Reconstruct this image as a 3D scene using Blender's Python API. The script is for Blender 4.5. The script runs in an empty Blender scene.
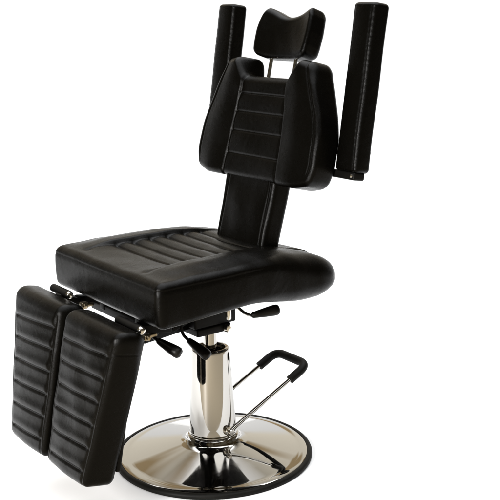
import bpy, math
import numpy as np
from mathutils import Vector, Matrix

sc = bpy.context.scene
COL = sc.collection
rng = np.random.default_rng(7)

# ------------------------------------------------------------------ helpers
def sstep(x, a, b):
    t = np.clip((np.asarray(x, float) - a) / (b - a), 0, 1)
    return t * t * (3 - 2 * t)

def gauss(d, w):
    return np.exp(-(d / w) ** 2)

def wob(V, f, seed=0):
    """smooth pseudo-noise in -1..1 from a few sines"""
    r = np.random.default_rng(seed)
    out = np.zeros(len(V))
    for _ in range(6):
        k = r.normal(size=3) * f
        out += np.sin(V @ k + r.uniform(0, 6.28))
    return out / 4.0

def mesh_obj(name, V, F, mat, parent=None, smooth=True, sharp=None):
    me = bpy.data.meshes.new(name)
    me.from_pydata([tuple(map(float, v)) for v in V], [], [tuple(map(int, f)) for f in F])
    me.update()
    if smooth:
        me.polygons.foreach_set('use_smooth', [True] * len(me.polygons))
        if sharp:
            me.set_sharp_from_angle(angle=math.radians(sharp))
    o = bpy.data.objects.new(name, me)
    COL.objects.link(o)
    if mat:
        me.materials.append(mat)
    if parent:
        o.parent = parent
    return o

def axis(h, r, n, k):
    """sample positions along one axis: rounded bands at both ends, even in between"""
    band = (h - r) + r * np.tan(np.linspace(0, math.pi / 4, k + 1))[1:]
    mid = np.linspace(-(h - r), h - r, n + 1)
    return np.concatenate([-band[::-1], mid, band])

def rbox(h, r, n, k=5, rfun=None):
    """rounded box with half sizes h, radii r (per axis), n interior divisions per axis"""
    h = np.array(h, float); r = np.array(r, float)
    ax = [axis(h[i], r[i], n[i], k) for i in range(3)]
    Vs, Fs, off = [], [], 0
    for a in range(3):
        b, c = (a + 1) % 3, (a + 2) % 3
        B, Cc = np.meshgrid(ax[b], ax[c], indexing='ij')
        nb, nc = B.shape
        idx = np.arange(nb * nc).reshape(nb, nc)
        quad = np.stack([idx[:-1, :-1], idx[1:, :-1], idx[1:, 1:], idx[:-1, 1:]], -1).reshape(-1, 4)
        for s in (1, -1):
            P = np.zeros((nb * nc, 3))
            P[:, a] = s * h[a]; P[:, b] = B.ravel(); P[:, c] = Cc.ravel()
            Vs.append(P)
            Fs.append((quad if s > 0 else quad[:, ::-1]) + off)
            off += nb * nc
    V = np.concatenate(Vs); F = np.concatenate(Fs)
    key = np.round(V * 1e6).astype(np.int64)
    _, first, inv = np.unique(key, axis=0, return_index=True, return_inverse=True)
    V = V[first]; F = inv.reshape(-1)[F]
    R = np.tile(r, (len(V), 1)) if rfun is None else rfun(V)
    q = np.clip(V, -(h - R), h - R)
    d = (V - q) / R
    L = np.linalg.norm(d, axis=1, keepdims=True); L[L == 0] = 1
    return q + R * d / L, F

class MB:
    """collects simple solids into one mesh"""
    def __init__(s): s.V = []; s.F = []; s.n = 0
    def add(s, V, F):
        V = np.asarray(V, float)
        s.V.append(V); s.F += [tuple(int(i) + s.n for i in f) for f in F]; s.n += len(V)
        return s
    def box(s, c, size, r=.003, M=None):
        h = np.array(size, float) / 2
        r = min(r, h.min() * .95)
        V, F = rbox(h, [r] * 3, (1, 1, 1), 2)
        if M is not None: V = V @ np.array(M.to_3x3()).T
        return s.add(V + np.array(c), F)
    def bar(s, a, b, w, t, r=.003, up=(0, 0, 1)):
        """flat bar from a to b, width w (across), thickness t (along up)"""
        a = Vector(a); b = Vector(b); d = (b - a); L = d.length; d.normalize()
        x = d.cross(Vector(up)); x.normalize(); u = x.cross(d)
        M = Matrix((x, d, u)).transposed()
        return s.box((a + b) / 2, (w, L, t), r, M.to_4x4())
    def tube(s, pts, rad, n=20, cap=True):
        P = [Vector(p) for p in pts]
        if np.isscalar(rad): rad = [rad] * len(P)
        V, F = [], []
        T = []
        for i in range(len(P)):
            t = (P[min(i + 1, len(P) - 1)] - P[max(i - 1, 0)]); t.normalize(); T.append(t)
        u = T[0].orthogonal(); u.normalize()
        for i, (p, t) in enumerate(zip(P, T)):
            u = u - t * u.dot(t); u.normalize(); w = t.cross(u)
            for k in range(n):
                a = 2 * math.pi * k / n
                V.append(p + (u * math.cos(a) + w * math.sin(a)) * rad[i])
        for i in range(len(P) - 1):
            for k in range(n):
                k2 = (k + 1) % n
                F.append((i * n + k, i * n + k2, (i + 1) * n + k2, (i + 1) * n + k))
        if cap:
            F.append(tuple(range(n))[::-1]); F.append(tuple((len(P) - 1) * n + k for k in range(n)))
        return s.add([tuple(v) for v in V], F)
    def lathe(s, prof, n=96, origin=(0, 0, 0), axis=(0, 0, 1), close=True):
        z = Vector(axis).normalized(); x = z.orthogonal().normalized(); y = z.cross(x); o = Vector(origin)
        V, F = [], []
        m = len(prof)
        for (r, h) in prof:
            for k in range(n):
                a = 2 * math.pi * k / n
                V.append(tuple(o + z * h + (x * math.cos(a) + y * math.sin(a)) * max(r, 1e-4)))
        for i in range(m - 1):
            for k in range(n):
                k2 = (k + 1) % n
                F.append((i * n + k, i * n + k2, (i + 1) * n + k2, (i + 1) * n + k))
        if close:
            F.append(tuple(range(n))[::-1]); F.append(tuple((m - 1) * n + k for k in range(n)))
        return s.add(V, F)
    def build(s, name, mat, parent=None, sharp=40):
        return mesh_obj(name, np.concatenate(s.V), s.F, mat, parent, True, sharp)

def smooth_path(pts, rad, n=10):
    """rounded polyline: every inner corner becomes an arc of the given radius"""
    P = [Vector(p) for p in pts]; out = [P[0]]
    for i in range(1, len(P) - 1):
        a, b, c = P[i - 1], P[i], P[i + 1]
        d1 = (a - b); d2 = (c - b)
        l = min(rad, d1.length * .49, d2.length * .49)
        p1 = b + d1.normalized() * l; p2 = b + d2.normalized() * l
        for t in np.linspace(0, 1, n):
            out.append(p1 * (1 - t) ** 2 + b * 2 * t * (1 - t) + p2 * t * t)
    out.append(P[-1])
    return out

# ------------------------------------------------------------------ materials
def new_mat(name):
    m = bpy.data.materials.new(name); m.use_nodes = True
    nt = m.node_tree
    return m, nt, nt.nodes['Principled BSDF']

def N(nt, typ, **kw):
    n = nt.nodes.new(typ)
    for k, v in kw.items(): setattr(n, k, v)
    return n

def leather(name, base, rough=.42, spec=.5, scale=1.0):
    m, nt, b = new_mat(name)
    tc = N(nt, 'ShaderNodeTexCoord')
    vor = N(nt, 'ShaderNodeTexVoronoi', feature='DISTANCE_TO_EDGE'); vor.inputs['Scale'].default_value = 520 * scale
    nz0 = N(nt, 'ShaderNodeTexNoise'); nz0.inputs['Scale'].default_value = 180; nz0.inputs['Detail'].default_value = 3
    mixv = N(nt, 'ShaderNodeVectorMath', operation='MULTIPLY_ADD')
    nt.links.new(tc.outputs['Object'], nz0.inputs['Vector'])
    nt.links.new(nz0.outputs['Color'], mixv.inputs[0]); mixv.inputs[1].default_value = (.003,) * 3
    nt.links.new(tc.outputs['Object'], mixv.inputs[2])
    nt.links.new(mixv.outputs[0], vor.inputs['Vector'])
    nz = N(nt, 'ShaderNodeTexNoise'); nz.inputs['Scale'].default_value = 38; nz.inputs['Detail'].default_value = 5
    nz.inputs['Roughness'].default_value = .6
    nt.links.new(tc.outputs['Object'], nz.inputs['Vector'])
    rp = N(nt, 'ShaderNodeMapRange'); rp.inputs['From Max'].default_value = .12
    nt.links.new(vor.outputs['Distance'], rp.inputs['Value'])
    b1 = N(nt, 'ShaderNodeBump'); b1.inputs['Strength'].default_value = .22; b1.inputs['Distance'].default_value = .0004
    b2 = N(nt, 'ShaderNodeBump'); b2.inputs['Strength'].default_value = .22; b2.inputs['Distance'].default_value = .002
    nt.links.new(rp.outputs[0], b1.inputs['Height'])
    nt.links.new(nz.outputs['Fac'], b2.inputs['Height'])
    nz3 = N(nt, 'ShaderNodeTexNoise'); nz3.inputs['Scale'].default_value = 13; nz3.inputs['Detail'].default_value = 2
    nz3.inputs['Distortion'].default_value = .8
    nt.links.new(tc.outputs['Object'], nz3.inputs['Vector'])
    b3 = N(nt, 'ShaderNodeBump'); b3.inputs['Strength'].default_value = .22; b3.inputs['Distance'].default_value = .006
    nt.links.new(nz3.outputs['Fac'], b3.inputs['Height']); nt.links.new(b3.outputs[0], b2.inputs['Normal'])
    nt.links.new(b2.outputs[0], b1.inputs['Normal'])
    nt.links.new(b1.outputs[0], b.inputs['Normal'])
    rr = N(nt, 'ShaderNodeMapRange'); rr.inputs['To Min'].default_value = rough - .06; rr.inputs['To Max'].default_value = rough + .08
    nt.links.new(nz.outputs['Fac'], rr.inputs['Value']); nt.links.new(rr.outputs[0], b.inputs['Roughness'])
    nz2 = N(nt, 'ShaderNodeTexNoise'); nz2.inputs['Scale'].default_value = 9
    nt.links.new(tc.outputs['Object'], nz2.inputs['Vector'])
    cr = N(nt, 'ShaderNodeMixRGB'); cr.inputs[1].default_value = (*[c * .8 for c in base], 1); cr.inputs[2].default_value = (*[c * 1.2 for c in base], 1)
    nt.links.new(nz2.outputs['Fac'], cr.inputs[0]); nt.links.new(cr.outputs[0], b.inputs['Base Color'])
    b.inputs['Specular IOR Level'].default_value = spec
    return m

def simple(name, base, rough, metal=0, spec=.5, bump=0, bscale=200, rvar=.04):
    m, nt, b = new_mat(name)
    b.inputs['Base Color'].default_value = (*base, 1); b.inputs['Metallic'].default_value = metal
    b.inputs['Specular IOR Level'].default_value = spec
    tc = N(nt, 'ShaderNodeTexCoord')
    nz = N(nt, 'ShaderNodeTexNoise'); nz.inputs['Scale'].default_value = bscale; nz.inputs['Detail'].default_value = 4
    nt.links.new(tc.outputs['Object'], nz.inputs['Vector'])
    rr = N(nt, 'ShaderNodeMapRange'); rr.inputs['To Min'].default_value = max(rough - rvar, .01); rr.inputs['To Max'].default_value = rough + rvar
    nt.links.new(nz.outputs['Fac'], rr.inputs['Value']); nt.links.new(rr.outputs[0], b.inputs['Roughness'])
    if metal < .5 and base[0] < .1:
        n2 = N(nt, 'ShaderNodeTexNoise'); n2.inputs['Scale'].default_value = 24; n2.inputs['Detail'].default_value = 6
        nt.links.new(tc.outputs['Object'], n2.inputs['Vector'])
        cm = N(nt, 'ShaderNodeValToRGB'); ce = cm.color_ramp.elements
        ce[0].position, ce[0].color = .35, (*[c * .8 for c in base], 1); ce[1].position, ce[1].color = .72, (*[min(c * (1.9 if base[0] < .1 else 1.03), .95) for c in base], 1)
        nt.links.new(n2.outputs['Fac'], cm.inputs[0]); nt.links.new(cm.outputs[0], b.inputs['Base Color'])
    elif 'chrome' in name:
        # handling marks : slightly duller patches
        n2 = N(nt, 'ShaderNodeTexNoise'); n2.inputs['Scale'].default_value = 9; n2.inputs['Detail'].default_value = 7; n2.inputs['Roughness'].default_value = .7
        nt.links.new(tc.outputs['Object'], n2.inputs['Vector'])
        sm = N(nt, 'ShaderNodeMapRange'); sm.inputs['From Min'].default_value = .5; sm.inputs['From Max'].default_value = .8
        sm.inputs['To Min'].default_value = rough - .015; sm.inputs['To Max'].default_value = rough + .13
        nt.links.new(n2.outputs['Fac'], sm.inputs['Value']); nt.links.new(sm.outputs[0], b.inputs['Roughness'])
    if bump:
        bp = N(nt, 'ShaderNodeBump'); bp.inputs['Strength'].default_value = bump; bp.inputs['Distance'].default_value = .001
        nt.links.new(nz.outputs['Fac'], bp.inputs['Height']); nt.links.new(bp.outputs[0], b.inputs['Normal'])
    return m

LEATHER = leather('black_leatherette', (.0016, .0014, .0010), .26, .10)
CHROME = simple('polished_chrome', (.48, .466, .44), .045, 1.0, bscale=14, rvar=.02)
BOLT = simple('bright_steel', (.75, .72, .66), .16, 1.0)
BRASS = simple('yellow_zinc', (.50, .42, .29), .33, 1.0)
FRAME = simple('black_painted_steel', (.003, .0028, .0024), .45, 0, .12, .15, 160)
RUBBER = simple('black_rubber', (.004, .0038, .003), .55, 0, .12, .1, 300)
GRIP = simple('black_plastic_grip', (.005, .0045, .004), .38, 0, .2, .05, 120)
SOCKET = simple('dark_oiled_steel', (.03, .028, .024), .35, 1.0)
TANM = simple('tan_floor', (.36, .31, .23), .6, 0, .2, .1, 30)
FLOORM = simple('white_studio_floor', (.93, .93, .93), .7, 0, .1, .0)

# ------------------------------------------------------------------ the chair
chair = bpy.data.objects.new('hydraulic_chair', None); COL.objects.link(chair)
chair['label'] = 'black padded reclining chair with split leg rests and raised arm pads on round chrome base'
chair['category'] = 'chair'

# ---- seat cushion : x -.295...295, y -.345...24, z .553...66
def seat():
    h = (.295, .316, .0615)
    def rf(V):
        t = sstep(V[:, 1], -.06, .25)[:, None]
        a = np.array([.020, .024, .020]); b = np.array([.058, .090, .056])
        return a * (1 - t) + b * t
    V, F = rbox(h, (.020, .024, .020), (150, 190, 14), 6, rf)
    x, y, z = V.T
    top = sstep(z, .005, h[2] - .006)
    X, Y = x.copy(), y - .029                   # chair coordinates
    taper = 1 - .06 * sstep(Y, -.2, .22)
    # bolsters rising round a sunken quilted panel
    ax = np.abs(X)
    pan_x = 1 - sstep(ax, .158, .176)
    pan_y = sstep(Y, -.345, -.20)
    pan = pan_x * pan_y
    bol = .017 * gauss(np.maximum(np.abs(ax - .196) - .008, 0), .055) * sstep(Y, -.350, -.20) * (1 - sstep(Y, -.05, .30))
    fro = 0 * Y
    base = np.maximum(bol, fro)
    # quilting : rolls between cross grooves
    gy = np.array([-.207 + .0575 * i for i in range(6)])
    dist = np.min(np.abs(Y[:, None] - gy[None, :]), axis=1)
    roll = .006 * (1 - gauss(dist, .017)) - .0045 * gauss(dist, .0036)
    inpan = -.004 + roll * pan_x + .004 * (ax / .17) ** 2
    dz = base * (1 - pan) + pan * inpan
    # stitched border of the panel
    dz -= .0045 * gauss(np.abs(ax - .167), .0045) * sstep(Y, -.33, -.18)
    # gather at front corners of the panel
    dz -= .003 * gauss(np.hypot(ax - .165, Y + .30), .013)
    z2 = z + top * dz
    # sewn edges of the boxing, just under the top edge and above the bottom edge
    side = np.maximum(sstep(ax, .28, .295), sstep(-Y, .33, .345))
    front_t = 1 - sstep(Y, -.05, .1)
    seam = gauss(z - .043, .0028) * .0018 * front_t
    x2 = X * taper - np.sign(X) * seam * sstep(ax, .28, .293)
    y2 = Y + seam * sstep(-Y, .33, .343)
    # fullness of the boxing and small unevenness
    x2 += np.sign(X) * .004 * (1 - (z / h[2]) ** 2) * sstep(ax, .26, .295)
    y2 -= .004 * (1 - (z / h[2]) ** 2) * sstep(-Y, .32, .345)
    n = wob(V, 22, 3)
    z2 += top * n * .0012
    x2 += np.sign(X) * n * .001 * sstep(ax, .25, .295)
    return np.stack([x2, y2, z2 + .5985 - .036 * (sstep(Y, .02, .34) * (1 - sstep(-z, -.05, .05)) + sstep(Y, -.06, .18) * sstep(-z, -.05, .05)) + .011 * sstep(Y, -.34, -.06) * sstep(-z, -.01, .05)], 1), F
V, F = seat(); mesh_obj('seat_cushion', V, F, LEATHER, chair)

def leaned(V, y0, z0, deg, out=None):
    """local u (x), v (up), w (to the back) -> chair coordinates, leaning back by deg about (y0, z0)"""
    t = math.radians(deg); c, s = math.cos(t), math.sin(t)
    return np.stack([V[:, 0], y0 + V[:, 1] * s + V[:, 2] * c, z0 + V[:, 1] * c - V[:, 2] * s], 1)

LEAN = 14.4
# ---- back : shield shaped upper pad ; local v = 0 at z .835, w = 0 at the front plane
def back():
    L = .360; T = .086
    h = (.275, L / 2, T / 2)
    def rf(V):
        f = sstep(V[:, 2], -.02, .02)[:, None]
        up = sstep(V[:, 1], .10, .17)[:, None]
        a = np.array([.016, .018, .014]); b = np.array([.020, .020, .018])
        r = a * (1 - f) + b * f
        return r * (1 - up) + np.array([.024, .026, .026]) * up
    V, F = rbox(h, (.02, .022, .016), (190, 120, 10), 6, rf)
    u, v, w = V.T
    v = v + L / 2; w = w + T / 2
    # outline
    vv = np.array([-.05, .0, .02, .06, .15, .20, .27, .33, .36])
    ww = np.array([.256, .267, .277, .287, .283, .267, .236, .210, .199])
    W = np.interp(v, vv, ww)
    k = np.array([W[0]])
    xs = np.linspace(-.05, .36, 200); ys = np.interp(xs, vv, ww)
    ker = np.hanning(25); ker /= ker.sum(); ys = np.convolve(np.pad(ys, 12, 'edge'), ker, 'valid')
    W = np.interp(v, xs, ys)
    U = u / h[0] * W
    aU = np.abs(U)
    # notch for the head rest, wing tops
    bk = sstep(w, .015, .06)
    notch = 1 - np.where(True, np.clip((aU - (.098 + .013 * bk)) / ((.158 - .098) * (1 - bk) + .020 * bk), 0, 1), 0)
    notch = notch * notch * (3 - 2 * notch)
    top_t = sstep(v, .20, .345)
    dv = -(.056 * notch + .006 * sstep(aU, .14, .21)) * top_t
    # bottom edge rises towards the outside
    bot_t = 1 - sstep(v, .0, .10)
    dv += bot_t * (.014 * sstep(aU, .2, .28) - .002)
    v2 = v + dv
    # front relief : centre panel a little sunk with flat channels, wings fuller
    front = 1 - sstep(w, .01, T * .6)
    phw = .127 - .022 * np.clip(v / .26, 0, 1.2)
    pan = 1 - sstep(aU, phw - .004, phw + .010)
    relief = -.0035 * (1 - pan) * (1 - sstep(aU, .14, .275) * .3) - .004 * (1 - pan) * sstep(v, .2, .3)    # wings come forward
    gy = np.array([.0, .067, .136, .194, .250])
    dist = np.min(np.abs(v2[:, None] - gy[None, :]), axis=1)
    relief += pan * (.0030 * gauss(dist, .0028) - .0020 * (1 - gauss(dist, .018)))
    wt = np.clip((aU - phw - .003) / np.maximum(W - .018 - phw, .01), 0, 1)
    relief -= .006 * np.sin(math.pi * wt) ** 1.3
    relief += .003 * gauss(aU - phw - .003, .004) * (1 - sstep(v2, .28, .31))
    # seam down the middle of each wing edge
    relief += .002 * gauss(aU - (W - .020), .003) * sstep(v, .02, .05)
    w2 = w + front * relief
    w2 += front * .0016 * wob(np.stack([U, v2, 0 * v2], 1), 26, 5)
    # boxing fullness
    U2 = U + np.sign(U) * .003 * (1 - ((w - T / 2) / (T / 2)) ** 2) * sstep(aU, W - .02, W)
    return leaned(np.stack([U2, v2, w2], 1), .153, .835, LEAN), F
V, F = back(); mesh_obj('backrest', V, F, LEATHER, chair)

# ---- lower back pad that joins seat and back
def lumbar():
    L = .25; T = .066
    h = (.124, L / 2, T / 2)
    V, F = rbox(h, (.016, .02, .016), (70, 60, 10), 5)
    u, v, w = V.T
    v = v + L / 2 - .215; w = w + T / 2 + .006
    u = u * (1 - .05 * sstep(-v, -.0, .2))
    front = 1 - sstep(w, .01, T * .7)
    rel = .003 * gauss(np.abs(u) - .101, .004)
    w = w + front * (rel - .005 * (1 - (u / .124) ** 2) * (1 - sstep(v, -.08, -.01))) + front * .0012 * wob(np.stack([u, v, 0 * v], 1), 30, 8)
    # leaning a little less near the seat
    V = leaned(np.stack([u, v, w], 1), .153, .835, LEAN)
    return V, F
V, F = lumbar(); mesh_obj('lumbar_pad', V, F, LEATHER, chair)

# ---- head rest : butterfly cushion
def headrest():
    Hh = .150; T = .056
    h = (.126, Hh / 2, T / 2)
    def rf(V):
        f = sstep(V[:, 2], -.02, .02)[:, None]
        return np.array([.017, .019, .015]) * (1 - f) + np.array([.018, .018, .018]) * f
    V, F = rbox(h, (.02, .02, .018), (70, 40, 12), 6, rf)
    u, v, w = V.T
    s = u / h[0]
    t = (v + Hh / 2) / Hh
    # outline : wide in the middle, lobes on top, dip between them
    u2 = u * np.interp(t, [0, .25, .55, .8, 1], [.965, 1.0, 1.0, .96, .91])
    dip = .024 * np.cos(np.clip(np.abs(s) / .86, 0, 1) * math.pi / 2) ** 1.5 + .010 * sstep(np.abs(s), .86, 1.0)
    v2 = v - dip * sstep(t, .25, 1.0) + .006 * (1 - sstep(t, 0, .4)) * sstep(np.abs(s), .6, 1)
    front = 1 - sstep(w, -.02, .028)
    w2 = w - front * (.020 * np.abs(s) ** 2 - .008) + .010 * s ** 2 * (1 - front) * 0
    w2 = w2 - front * .004 * (1 - (2 * t - 1) ** 2)
    w2 += front * .0018 * wob(np.stack([u2, v2, 0 * v2], 1), 45, 2)
    return leaned(np.stack([u2, v2 + Hh / 2, w2 + T / 2], 1), .272, 1.182, 20.0), F
V, F = headrest(); mesh_obj('headrest', V, F, LEATHER, chair)
for s in (-1, 1):
    m = MB(); m.tube([(s * .058, .266, 1.06), (s * .058, .286, 1.135), (s * .058, .304, 1.21)], .0055, 16)
    m.build('headrest_post', CHROME, chair)

# ---- arm pads folded upright beside the back
def arm(sgn):
    L = .460; T = .056
    h = (.0435, L / 2, T / 2)
    V, F = rbox(h, (.013, .013, .013), (26, 130, 18), 5)
    u, v, w = V.T
    vv = v + L / 2
    # sewn edges with puckers
    ed = gauss(np.abs(u) - .032, .003) * (w < 0) + gauss(np.abs(v) - (L / 2 - .013), .003) * (w < 0)
    puck = np.sin(vv * 420 + 3 * np.sin(vv * 37)) * gauss(np.abs(u) - .037, .008)
    w2 = w + .0009 * ed * sstep(-w, .01, .028) + .0003 * puck * sstep(-w, .01, .028) - .004 * (1 - (u / .0435) ** 2) * sstep(-w, 0, .028)
    u2 = u + np.sign(u) * .003 * (1 - (w / (T / 2)) ** 2) * sstep(np.abs(u), .03, .0435)
    P = np.stack([u2, vv, w2 + T / 2], 1)
    P[:, 2] += .0012 * wob(P, 24, 11 + sgn)
    P = leaned(P, .247, .882, 9.3)
    P[:, 0] += sgn * .3235
    return P, F
for s in (-1, 1):
    V, F = arm(s); a = mesh_obj('armrest', V, F, LEATHER, chair)
    t = math.radians(9.3)
    m = MB()
    m.box((s * .3125, .268, .870), (.100, .040, .022), .005, Matrix.Rotation(-t, 4, 'X'))
    m.build('mounting_plate', FRAME, a)
    m = MB(); m.lathe([(.001, .004), (.0045, .003), (.0055, .0), (.0055, -.004)], 16, (s * .350, .2475, .874), (0, -1, .1))
    m.build('bolt', BOLT, a)
    m = MB()
    m.bar((s * .315, .328, .925), (s * .20, .282, .925), .03, .012, .003, up=(0, 0, 1))
    m.tube([(s * .31, .300, .925), (s * .31, .345, .925)], .014, 18)
    m.build('pivot_bracket', FRAME, a)

# ---- leg rests
def legrest(sgn):
    L = .425; T = .092
    h = (.1375, L / 2, T / 2)
    def rf(V):
        up = sstep(V[:, 1], .08, .19)[:, None]; f = 1 - sstep(V[:, 2], -.02, .02)[:, None]
        a = np.array([.018, .022, .018]); b = np.array([.022, .034, .036])
        return a * (1 - up) + b * up
    V, F = rbox(h, (.018, .022, .018), (60, 150, 12), 6, rf)
    u, v, w = V.T
    vv = v + L / 2                                  # 0 at the foot, L at the knee
    t = vv / L
    u = u * sgn                                      # + is the outer side
    U = u + .1375                                     # 0 inner .. .275 outer
    scale = np.interp(t, [0, .06, 1], [.79, .80, 1.075])
    U = U * scale
    front = 1 - sstep(w, -.03, T * .3)
    # channels that slope down towards the outside, stopping short of the edges
    gy = np.array([.040, .103, .166, .229, .292, .352])
    slope = (sgn * .055 - .012) * (U - .125)
    ph = vv[:, None] - slope[:, None] - gy[None, :]
    inner = sstep(U, .012, .03) * (1 - sstep(U, .235 * scale, .262 * scale))
    # each roll swells below its upper seam
    best = np.full(len(u), 0.0)
    for i in range(len(gy)):
        d = ph[:, i]
        best += .0050 * gauss(d, .0042) - .0030 * gauss(np.minimum(np.abs(d - .016), 9), .013)
    w2 = w + front * inner * best
    w2 -= front * .006 * (1 - (2 * U / (.275 * scale) - 1) ** 2)
    # welt just in from the edges
    w2 += front * .0022 * (gauss(U - .258 * scale, .0035) + gauss(U - .016, .0035)) * (1 - sstep(t, .9, .96))
    # side seam
    U2 = U + .0035 * (1 - (w / (T / 2)) ** 2) * sstep(u, .11, .1375)
    U2 -= .0016 * gauss(vv - .368, .0022) * sstep(u, .12, .1375)
    P = np.stack([(U2 + .011) * sgn, vv, w2 + T / 2], 1)
    P[:, 2] += front * .0016 * wob(P, 26, 21 + sgn)
    P = leaned(P, -.5546, .147, 11.4)
    return P, F
LEGT = math.radians(11.4)
def legpt(x, v, w):
    c, s = math.cos(LEGT), math.sin(LEGT)
    return (x, -.5546 + (v - .007) * s + w * c, .147 + (v - .007) * c - w * s)
for s in (-1, 1):
    V, F = legrest(s)
    if s < 0: F = F[:, ::-1]
    p = mesh_obj('leg_rest', V, F, LEATHER, chair)
    m = MB()
    m.box(legpt(s * .130, .22, .101), (.19, .36, .016), .006, Matrix.Rotation(math.pi / 2 - LEGT, 4, 'X'))
    m.build('backing_board', FRAME, p)
    m = MB()
    x0, x1, hv = (.135, .250, .427) if s > 0 else (-.250, -.152, .433)
    if True:
        m.tube([legpt(x0, hv, .098), legpt(x1, hv, .098)], .012, 20)
    m.bar(legpt((x0 + x1) / 2, .375, .106), legpt((x0 + x1) / 2, hv, .104), abs(x1 - x0) * .7, .012, .004, up=(0, 1, 0))
    m.build('hinge_bracket', FRAME, p)
    m = MB()
    e = Vector(legpt(x1, hv, .098))
    m.lathe([(.001, .012), (.007, .011), (.0105, .007), (.0115, .002), (.0115, -.004)], 24, e, (1, 0, 0))
    m.build('hinge_bolt', BOLT, p)

# ---- frame below the seat
m = MB()
m.box((0, -.11, .548), (.40, .36, .020), .004)                        # base board
for k in (-1, 1):
    m.box((k * .10, -.13, .520), (.028, .34, .044), .004)             # side rails
m.box((0, -.285, .500), (.34, .026, .026), .004)                       # front cross tube
m.build('seat_frame', FRAME, chair)
for k in (-1, 1):
    m = MB()
    x = -.185 if k < 0 else .165
    m.bar((x, -.24, .500), (x, -.335, .515), .034, .026, .004)
    m.bar((x, -.33, .512), (x - .01, -.392, .535 if k < 0 else .525), .040, .020, .004)
    arm_ = m.build('leg_rest_arm', FRAME, chair)
    m = MB(); m.box((x + .040, -.334, .508 if k < 0 else .500), (.018, .020, .020 if k < 0 else .014), .003); m.box((x + .040, -.316, .506 if k < 0 else .502), (.010, .026, .010), .003)
    m.lathe([(.001, .007), (.005, .006), (.006, .003), (.006, -.002)], 16, (x + .049, -.334, .508 if k < 0 else .500), (1, 0, 0))
    m.build('catch_block', BRASS, arm_)

m = MB()
m.box((.0, -.022, .470), (.135, .145, .076), .006)
m.box((.0, -.030, .422), (.142, .118, .024), .005)
m.bar((.0, -.07, .432), (.085, -.285, .452), .034, .020, .004)
m.bar((-.03, -.07, .445), (.04, -.30, .497), .028, .016, .004)
m.bar((.045, .02, .500), (.045, -.16, .448), .018, .020, .004)
m.build('tilt_mechanism', FRAME, chair)
m = MB(); m.lathe([(.001, .014), (.008, .013), (.012, .008), (.012, -.004)], 24, (.0705, .012, .420), (1, 0, 0))
m.build('pivot_bolt', BOLT, chair)
# hinge plates that carry the back behind the seat
m = MB()
for k in (-1, 1):
    m.bar((k * .035, .05, .505), (k * .035, .158, .575), .030, .010, .003, up=(1, 0, 0))
m.bar((0, .158, .565), (0, .305, 1.05), .08, .012, .004, up=(0, 1, 0))
m.box((0, .268, .925), (.42, .016, .040), .004)
m.build('back_support', FRAME, chair)

# ---- hydraulic column and base
m = MB()
m.lathe([(.2985, .001), (.3005, .007), (.2985, .0125), (.293, .0160), (.2875, .0160), (.2835, .0135), (.2835, .003)], 160)
base = None
b = MB()
b.lathe([(.2837, .004), (.284, .0145), (.2805, .0160), (.264, .0170), (.256, .0180), (.250, .0196), (.105, .0495), (.090, .0535), (.082, .0590), (.0790, .065), (.0778, .071), (.0750, .0745), (.02, .0745)], 160)
base = b.build('pedestal_base', CHROME, chair, 60)
m.build('rubber_rim', RUBBER, base, 60)

c = MB()
prof = [(.055, .0748), (.0705, .0752), (.0725, .0765), (.0730, .079), (.0725, .082), (.0712, .0835)]
for i in range(14):
    t = i / 13; prof.append((.0708 - .0138 * t, .086 + .248 * t))
prof += [(.0565, .341), (.0555, .3445), (.053, .346), (.0455, .3462), (.0445, .345), (.0445, .322)]
c.lathe(prof, 128, close=False)
col = c.build('lift_column', CHROME, chair, 50)
m = MB(); m.lathe([(.0444, .3235), (.028, .3235), (.027, .331), (.0215, .331)], 64, close=False); m.build('column_socket', SOCKET, col)
m = MB(); m.lathe([(.0205, .30), (.0205, .42)], 48); m.build('piston_rod', CHROME, chair)

# ---- foot pump lever : U shaped bar astride the column
A = Vector((.0, .006, .100)); d = Vector((0, .232, .107))
tip = A + d
pl = MB()
rod = [A + Vector((.079, -.012, -.0055)), tip + d * .30 + Vector((.079, 0, .001)), tip + d * .30 + Vector((-.079, 0, .001)), A + Vector((-.079, -.012, -.0055))]
pl.tube(smooth_path(rod, .036, 10), .0062, 16)
pump = pl.build('foot_pump_lever', CHROME, chair)
m = MB()
path = smooth_path([tip + Vector((.079, 0, 0)), tip + d * .30 + Vector((.079, 0, .001)), tip + d * .30 + Vector((-.079, 0, .001)), tip + Vector((-.079, 0, 0))], .036, 10)
path = [path[0]] + path[1:-1] + [path[-1]]
m.tube(path, .0135, 20)
m.build('pump_grip', RUBBER, pump)
m = MB(); m.tube([(-.090, .006, .100), (.090, .006, .100)], .0075, 20)
m.build('pivot_axle', BOLT, pump)
for s in (-1, 1):
    m = MB(); m.lathe([(.001, .013), (.008, .013), (.0098, .011), (.0098, .0), (.0142, -.001), (.0142, -.016)], 6 * 4, (s * .0800, .006, .100), (s, 0, 0))
    m.build('pivot_nut', BOLT, pump)

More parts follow.
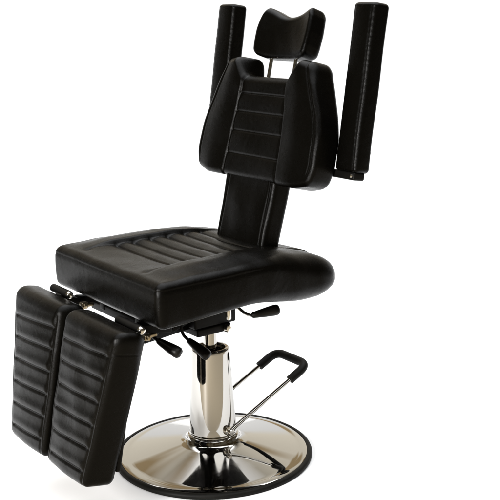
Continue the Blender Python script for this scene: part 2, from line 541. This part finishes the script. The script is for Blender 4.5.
# ---- adjustment levers
def lever(base_pts, grip_a, grip_b, knob=None):
    m = MB(); m.tube(smooth_path(base_pts + [grip_a], .012, 6), .0045, 14)
    lv = m.build('adjustment_lever', FRAME if knob is None else BOLT, chair)
    a = Vector(grip_a); b = Vector(grip_b); g = MB()
    prof = [(0, .0062), (.04, .0085), (.2, .0105), (.5, .0135), (.8, .0158), (.92, .0150), (.98, .011), (1.0, .005)]
    g.tube([a.lerp(b, t) for t, r in prof], [r for t, r in prof], 22)
    g.build('lever_grip', GRIP, lv)
    if knob is not None:
        k = MB(); k.lathe([(.001, .02), (.007, .02), (.0085, .017), (.0085, -.016), (.006, -.02)], 20, knob, (0, 0, 1)); k.build('pivot_pin', BOLT, lv)
    return lv
lever([(.15, -.30, .500), (.178, -.30, .488)], (.203, -.30, .484), (.264, -.268, .454))
lever([(.05, -.14, .500), (.066, -.14, .456), (.068, -.138, .432)], (.084, -.130, .418), (.142, -.098, .374))
lever([(.08, -.01, .484), (.115, .02, .494), (.150, .025, .478)], (.170, .032, .477), (.206, .105, .490), knob=(.100, .0, .474))

# ------------------------------------------------------------------ setting
az = Vector((math.sin(.98511), -math.cos(.98511), 0)); sd = Vector((-az.y, az.x, 0))
fl = MB(); fl.lathe([(9, -.010), (9, -.004), (.001, -.004)], 96, origin=tuple(az * 6.5), close=False)
floor = fl.build('floor', TANM); floor['kind'] = 'structure'
# white sheet the chair stands on, its near edge just in front of the chair
bs = [az * a_ + sd * b_ for a_, b_ in ((.40, 1.0), (.40, -.82), (-.35, -2.4), (-14, -14), (-14, 14), (-.35, 3.0))]
sheet = mesh_obj('backdrop', [tuple(p) for p in bs], [(5, 4, 3, 2, 1, 0)], FLOORM, None, False); sheet['kind'] = 'structure'
# ------------------------------------------------------------------ camera
YAW, D, H, FPX, PITCH, AX, ROLL = CAM = (0.98511, 2.94994, 1.35484, 1041.49862, 0.23813, -0.04260, -0.02492)
C = Vector((D * math.sin(YAW), -D * math.cos(YAW), H))
d0 = Vector((-math.sin(YAW + AX), math.cos(YAW + AX), 0)); r = Vector((d0.y, -d0.x, 0))
dd = d0 * math.cos(PITCH) - Vector((0, 0, math.sin(PITCH))); u = r.cross(dd)
r2 = r * math.cos(ROLL) + u * math.sin(ROLL); u2 = -r * math.sin(ROLL) + u * math.cos(ROLL)
cd = bpy.data.cameras.new('camera'); cam = bpy.data.objects.new('camera', cd); COL.objects.link(cam)
M = Matrix((r2, u2, -dd)).transposed().to_4x4(); M.translation = C
cam.matrix_world = M
cd.sensor_width = 36; cd.lens = FPX / 500 * 36; cd.clip_end = 300
sc.camera = cam

# ------------------------------------------------------------------ light
w = bpy.data.worlds.new('World'); sc.world = w; w.use_nodes = True
nt = w.node_tree; bg = nt.nodes['Background']
tc = N(nt, 'ShaderNodeTexCoord'); sx = N(nt, 'ShaderNodeSeparateXYZ'); nt.links.new(tc.outputs['Generated'], sx.inputs[0])
ramp = N(nt, 'ShaderNodeValToRGB')           # by height : white sweep low down, warm room above, bright ceiling
e = ramp.color_ramp.elements
STOPS = [(.0, (1.05, 1.05, 1.05)), (.13, (1.05, 1.05, 1.05)), (.22, (1.04, .97, .83)), (.70, (.88, .82, .70)), (.80, (2.9, 2.95, 3.05)), (1.0, (3.3, 3.4, 3.5))]
e[0].position, e[0].color = STOPS[0][0], (*STOPS[0][1], 1)
e[1].position, e[1].color = STOPS[-1][0], (*STOPS[-1][1], 1)
for p, c_ in STOPS[1:-1]:
    el = e.new(p); el.color = (*c_, 1)
nt.links.new(sx.outputs['Z'], ramp.inputs[0])
# the room behind the camera is dimmer and warm
dim = N(nt, 'ShaderNodeVectorMath', operation='DOT_PRODUCT'); nt.links.new(tc.outputs['Generated'], dim.inputs[0])
dim.inputs[1].default_value = (math.sin(YAW), -math.cos(YAW), 0)
mr = N(nt, 'ShaderNodeMapRange', interpolation_type='SMOOTHSTEP'); mr.inputs['From Min'].default_value = -.72; mr.inputs['From Max'].default_value = -.40
nt.links.new(dim.outputs['Value'], mr.inputs['Value'])
mx = N(nt, 'ShaderNodeMixRGB'); nup = N(nt, 'ShaderNodeMapRange', interpolation_type='SMOOTHSTEP'); nup.inputs['From Min'].default_value = .70; nup.inputs['From Max'].default_value = .80
nup.inputs['To Min'].default_value = 1; nup.inputs['To Max'].default_value = 0
nt.links.new(sx.outputs['Z'], nup.inputs['Value'])
mf = N(nt, 'ShaderNodeMath', operation='MULTIPLY'); nt.links.new(mr.outputs[0], mf.inputs[0]); nt.links.new(nup.outputs[0], mf.inputs[1])
nt.links.new(mf.outputs[0], mx.inputs[0]); nt.links.new(ramp.outputs[0], mx.inputs[1])
mul = N(nt, 'ShaderNodeMixRGB', blend_type='MULTIPLY'); mul.inputs[0].default_value = 1
nt.links.new(ramp.outputs[0], mul.inputs[1]); pn = N(nt, 'ShaderNodeTexNoise'); pn.inputs['Scale'].default_value = 2.6; pn.inputs['Detail'].default_value = 2
nt.links.new(tc.outputs['Generated'], pn.inputs['Vector'])
pr = N(nt, 'ShaderNodeValToRGB'); pe = pr.color_ramp.elements
pe[0].position, pe[0].color = .40, (.30, .24, .15, 1); pe[1].position, pe[1].color = .47, (.74, .69, .57, 1)
nt.links.new(pn.outputs['Fac'], pr.inputs[0]); nt.links.new(pr.outputs[0], mul.inputs[2])
nt.links.new(mul.outputs[0], mx.inputs[2])
dm = N(nt, 'ShaderNodeMapRange', interpolation_type='SMOOTHSTEP'); dm.inputs['From Min'].default_value = -.80; dm.inputs['From Max'].default_value = -.50
dm.inputs['To Min'].default_value = 1.0; dm.inputs['To Max'].default_value = .16
nt.links.new(dim.outputs['Value'], dm.inputs['Value'])
up = N(nt, 'ShaderNodeMapRange', interpolation_type='SMOOTHSTEP'); up.inputs['From Min'].default_value = .70; up.inputs['From Max'].default_value = .80
nt.links.new(sx.outputs['Z'], up.inputs['Value'])
gm = N(nt, 'ShaderNodeMath', operation='MAXIMUM'); nt.links.new(dm.outputs[0], gm.inputs[0]); nt.links.new(up.outputs[0], gm.inputs[1])
room = N(nt, 'ShaderNodeMixRGB', blend_type='MULTIPLY'); room.inputs[0].default_value = 1
nt.links.new(mx.outputs[0], room.inputs[1]); nt.links.new(gm.outputs[0], room.inputs[2])
# brown noise patches added to the room colour, for the chrome to reflect
zl = N(nt, 'ShaderNodeMapRange', interpolation_type='SMOOTHSTEP'); zl.inputs['From Min'].default_value = .15; zl.inputs['From Max'].default_value = .22
nt.links.new(sx.outputs['Z'], zl.inputs['Value'])
zz = N(nt, 'ShaderNodeMath', operation='MULTIPLY'); nt.links.new(zl.outputs[0], zz.inputs[0]); nt.links.new(nup.outputs[0], zz.inputs[1])
fn = N(nt, 'ShaderNodeTexNoise'); fn.inputs['Scale'].default_value = 3.4; fn.inputs['Detail'].default_value = 1.5
nt.links.new(tc.outputs['Generated'], fn.inputs['Vector'])
fr = N(nt, 'ShaderNodeValToRGB'); fe = fr.color_ramp.elements
fe[0].position, fe[0].color = .43, (.50, .40, .27, 1); fe[1].position, fe[1].color = .49, (1, 1, 1, 1)
nt.links.new(fn.outputs['Fac'], fr.inputs[0])
fm = N(nt, 'ShaderNodeMixRGB', blend_type='MULTIPLY'); nt.links.new(zz.outputs[0], fm.inputs[0])
nt.links.new(room.outputs[0], fm.inputs[1]); nt.links.new(fr.outputs[0], fm.inputs[2])
nt.links.new(fm.outputs[0], bg.inputs['Color']); bg.inputs['Strength'].default_value = 1.0

def area(name, loc, target, size, power, color=(1, 1, 1), sy=None):
    l = bpy.data.lights.new(name, 'AREA'); l.energy = power; l.color = color
    l.shape = 'RECTANGLE'; l.size = size; l.size_y = sy or size
    o = bpy.data.objects.new(name, l); COL.objects.link(o); o.location = loc
    o.rotation_euler = (Vector(target) - Vector(loc)).to_track_quat('-Z', 'Y').to_euler()
    return o
area('overhead_softbox', (-.6, .6, 3.4), (0, 0, .3), 2.6, 45, (1, 1, 1))
area('strip_softbox', (1.0, -2.7, 1.2), (0, -.3, .45), .12, 120, (1, .98, .96), 1.2)

vs = sc.view_settings
vs.view_transform = 'Standard'; vs.look = 'None'; vs.exposure = 0; vs.gamma = 1; vs.use_curve_mapping = False
sc.cycles.max_bounces = 8; sc.cycles.glossy_bounces = 5
